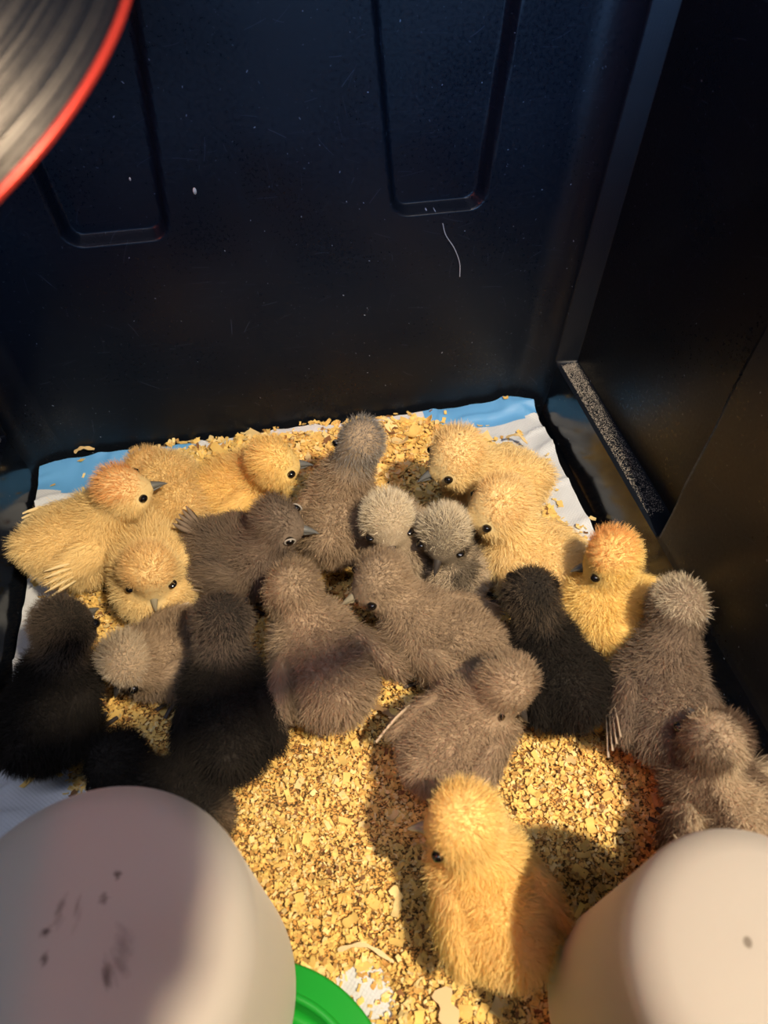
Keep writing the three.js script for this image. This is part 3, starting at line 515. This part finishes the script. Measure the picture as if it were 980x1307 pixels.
// ---------------------------------------------------------------- lamps
function lathe(pts, seg = 72) { return new THREE.LatheGeometry(pts.map(([x, y]) => new THREE.Vector2(x, y)), seg); }
const brushed = (() => {
  const tex = dataTex(512, (x, y) => { const v = 0.5 + 0.32 * N3(y * 160, x * 2.5, 1.7) + 0.2 * N3(y * 420, x * 4, 9.7) + 0.1 * (rnd() - 0.5), q = Math.min(1, Math.max(0, v)); return [q, q, q]; });
  return phys({ color: lin(0.20, 0.185, 0.18), metalness: 1, roughness: 0.6, roughnessMap: tex, bumpMap: tex, bumpScale: 0.00012 });
})();
const innerM = mat({ color: lin(0.75, 0.75, 0.74), metalness: 0.6, roughness: 0.5, side: THREE.DoubleSide });
const redGlowRimM = phys({ color: lin(0.80, 0.07, 0.05), metalness: 0.55, roughness: 0.35 });  // red lamp glow along the rims is put into the metal colour
const plasticM = mat({ color: lin(0.02, 0.02, 0.02), roughness: 0.5 });
function domeLamp(pos, axis, rimR, depth, label, glow, glowStrength) {
  const t = thing('heat_lamp', label, 'lamp', pos.toArray());
  t.quaternion.setFromUnitVectors(V(0, -1, 0), axis.clone().normalize());
  // opening in the plane y = 0 of the lamp, dome above it
  const outer = [], inner = [];
  for (let i = 0; i <= 24; i++) { const a = i / 24, r = a < 0.55 ? rimR * (1 - 0.30 * a / 0.55) : rimR * (0.17 + 0.53 * Math.sqrt(1 - Math.pow((a - 0.55) / 0.45, 2))), y = depth * (a < 0.55 ? 0.7 * a / 0.55 : 0.7 + 0.3 * (a - 0.55) / 0.45); outer.push([r, y]); inner.push([r - 0.0012, y]); }
  part('reflector', lathe(outer), brushed, t); part('liner', lathe(inner), innerM, t);
  part('rolled_rim', new THREE.TorusGeometry(rimR + 0.0004, 0.0013, 12, 140).rotateX(Math.PI / 2), redGlowRimM, t, 'rolled rim with red lamp glow put into its colour');
  part('socket', lathe([[0.0001, depth + 0.055], [0.018, depth + 0.055], [0.021, depth + 0.05], [0.021, depth - 0.004], [0.0001, depth - 0.004]], 32), plasticM, t);
  const b = part('bulb', lathe([[0.012, depth - 0.004], [0.013, depth - 0.02], [0.026, depth - 0.045], [0.031, depth - 0.062], [0.026, depth - 0.080], [0.013, depth - 0.090], [0.0001, depth - 0.092]], 32), mat({ color: lin(0.3, 0.3, 0.3), emissive: glow, emissiveIntensity: glowStrength, roughness: 0.4 }), t);
  const q = t.quaternion, topW = V(0, depth + 0.055, 0).applyQuaternion(q), wire = (v) => v.clone().applyQuaternion(q.clone().invert());
  part('cord', tube([wire(topW), wire(topW.clone().add(V(0, 0.05, 0)).add(V(0, 0.04, 0).applyQuaternion(q).multiplyScalar(0.3))), wire(V(topW.x, 1.2, topW.z)), wire(V(topW.x, 2.4 - pos.y, topW.z))], 0.003, 40, 8), plasticM, t);
  return { t, bulbMid: V(0, depth - 0.06, 0).applyQuaternion(q).add(pos), b };
}
{
  domeLamp(V(-0.125, 0.417, -0.284), V(0.319, -0.917, -0.239), 0.11, 0.105, 'brushed metal lamp dome with red glow coloured into its rim, hanging at the top of the tote', lin(1, 0.1, 0.03), 0);
  // the warm key lamp: deep dome whose bulb sits at KEY_AT
  const depth = 0.20, opening = KEY_AT.clone().addScaledVector(KEY_DIR, depth - 0.06);
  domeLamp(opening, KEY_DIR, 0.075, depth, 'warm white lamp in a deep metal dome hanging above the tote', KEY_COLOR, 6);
  const s = new THREE.SpotLight(KEY_COLOR, KEY_POWER, 0, 24.5 * R, 0.25, 2); s.name = 'warm_lamp_light'; s.position.copy(KEY_AT); s.target.position.copy(KEY_AT).add(KEY_DIR); s.castShadow = true; s.shadow.radius = 0.7; s.shadow.mapSize.set(2048, 2048); s.shadow.bias = -0.0005;
  scene.add(s, s.target);
  const rpos = V(-0.75, 1.05, -0.15), raxis = V(0.62, -0.75, -0.1);
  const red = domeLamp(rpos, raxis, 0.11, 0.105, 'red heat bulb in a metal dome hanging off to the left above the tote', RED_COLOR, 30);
  const rl = new THREE.SpotLight(RED_COLOR, RED_POWER, 0, 62 * R, 0.5, 2); rl.name = 'red_lamp_light'; rl.position.copy(red.bulbMid); rl.target.position.copy(red.bulbMid).add(raxis); rl.castShadow = true; rl.shadow.radius = 1.2; scene.add(rl, rl.target);
  // unseen cool strip on the ceiling, added as fill for the shaded areas
  const fillStrip = thing('added_fill_light', 'cool white strip on the ceiling, added as fill light', 'light', [-0.1, 2.4, 0.35]);
  part('housing', new RoundedBoxGeometry(1.22, 0.05, 0.16, 3, 0.01), mat({ color: lin(0.8, 0.8, 0.8), roughness: 0.5 }), fillStrip).position.set(0, -0.025, 0);
  part('diffuser', new THREE.BoxGeometry(1.18, 0.006, 0.12), mat({ color: lin(0.8, 0.8, 0.8), emissive: FILL_COLOR, emissiveIntensity: 2 }), fillStrip).position.set(0, -0.053, 0);
  const ra = new THREE.RectAreaLight(FILL_COLOR, FILL_POWER, 1.18, 0.12); ra.name = 'added_fill_glow'; ra.position.set(-0.1, 2.4 - 0.058, 0.35); ra.lookAt(-0.1, 0, 0.35); scene.add(ra);
}

// ---------------------------------------------------------------- the photographer's phone, hand and sleeve, behind the lens: they shade the front left of the tote
{
  const rig = new THREE.Matrix4().lookAt(EYE, EYE.clone().add(FWD), V(0, 1, 0)), quat = new THREE.Quaternion().setFromRotationMatrix(rig);
  const w = (x, y, z) => V(x, y, z).applyQuaternion(quat).add(EYE);                          // right, up, behind the lens
  const phone = thing('smartphone', 'black smartphone held above the tote to take the picture', 'phone', w(0.006, -0.055, 0.010).toArray());
  phone.quaternion.copy(quat);
  part('case', new RoundedBoxGeometry(0.075, 0.158, 0.008, 4, 0.003), plasticM, phone);
  const hand = thing('person', 'hand with outstretched finger and grey sleeved forearm reaching over the tote beside the phone', 'person', w(0.060, 0.040, 0.030).add(V(-0.015, 0, 0.037)).toArray());
  hand.quaternion.copy(quat);
  const chains = [                                                                          // index stretched out to the side, three fingers curled, thumb
    [[0.008, 0.022, -0.008], [0.030, 0.023, -0.030], [0.058, 0.029, -0.050], [0.093, 0.041, -0.067]],
    [[0.010, 0.008, -0.010], [0.034, 0.006, -0.024], [0.040, -0.006, -0.008], [0.026, -0.010, 0.004]],
    [[0.008, -0.008, -0.010], [0.031, -0.012, -0.021], [0.035, -0.023, -0.006], [0.022, -0.025, 0.005]],
    [[0.004, -0.022, -0.008], [0.023, -0.027, -0.016], [0.027, -0.036, -0.004], [0.016, -0.037, 0.006]],
    [[-0.010, 0.026, -0.004], [0.000, 0.042, -0.018], [0.014, 0.052, -0.030]],
  ].map((c) => c.map((p) => V(...p)));
  const rad = [[0.0100, 0.0094, 0.0086, 0.0078], [0.0100, 0.0090, 0.0080, 0.0070], [0.0096, 0.0086, 0.0076, 0.0066], [0.0086, 0.0076, 0.0068, 0.0058], [0.0125, 0.0105, 0.0085]];
  const f = (p) => {
    let d = capsule(p, V(0.004, 0.022, 0.004), V(-0.006, -0.018, 0.004), 0.019, 0.018); d = smin(d, capsule(p, V(0.008, 0.006, 0.008), V(0.002, -0.030, 0.022), 0.024, 0.022), 0.02); d = smin(d, capsule(p, V(0.002, -0.030, 0.022), V(-0.012, -0.07, 0.06), 0.023, 0.025), 0.02);
    chains.forEach((c, i) => { let e = 1; for (let j = 0; j + 1 < c.length; j++) e = Math.min(e, capsule(p, c[j], c[j + 1], rad[i][j], rad[i][j + 1])); d = smin(d, e, 0.005); });
    return d;
  };
  part('hand', implicitGeometry(f, V(0.014, -0.012, 0.004), 0.102, 76), mat({ color: lin(0.52, 0.30, 0.21), roughness: 0.6 }), hand);
  const a = V(-0.006, -0.05, 0.042), b = V(-0.09, -0.28, 0.26), pts = [0, 0.33, 0.66, 1].map((t) => a.clone().lerp(b, t).add(V(0, 0, 0.03 * t * (1 - t)))), sl = tube(pts, 0.034, 40, 20), q = sl.attributes.position, c = V(0, 0, 0), curve = new THREE.CatmullRomCurve3(pts);
  for (let i = 0; i <= 40; i++) { curve.getPointAt(i / 40, c); for (let j = 0; j <= 20; j++) { const n = i * 21 + j, v = V(q.getX(n), q.getY(n), q.getZ(n)).sub(c), k = 1 + 0.35 * i / 40 + 0.05 * Math.sin(i * 1.9 + j * 0.6); v.multiplyScalar(k).add(c); q.setXYZ(n, v.x, v.y, v.z); } }
  sl.computeVertexNormals(); part('sleeve', sl, mat({ color: lin(0.12, 0.12, 0.13), roughness: 0.9, side: THREE.DoubleSide }), hand);
}

const renderer = new THREE.WebGLRenderer({ antialias: true });
renderer.toneMapping = THREE.LinearToneMapping;
renderer.toneMappingExposure = EXPOSURE;
renderer.shadowMap.enabled = true;
renderer.shadowMap.type = THREE.PCFSoftShadowMap;
renderer.render(scene, camera);
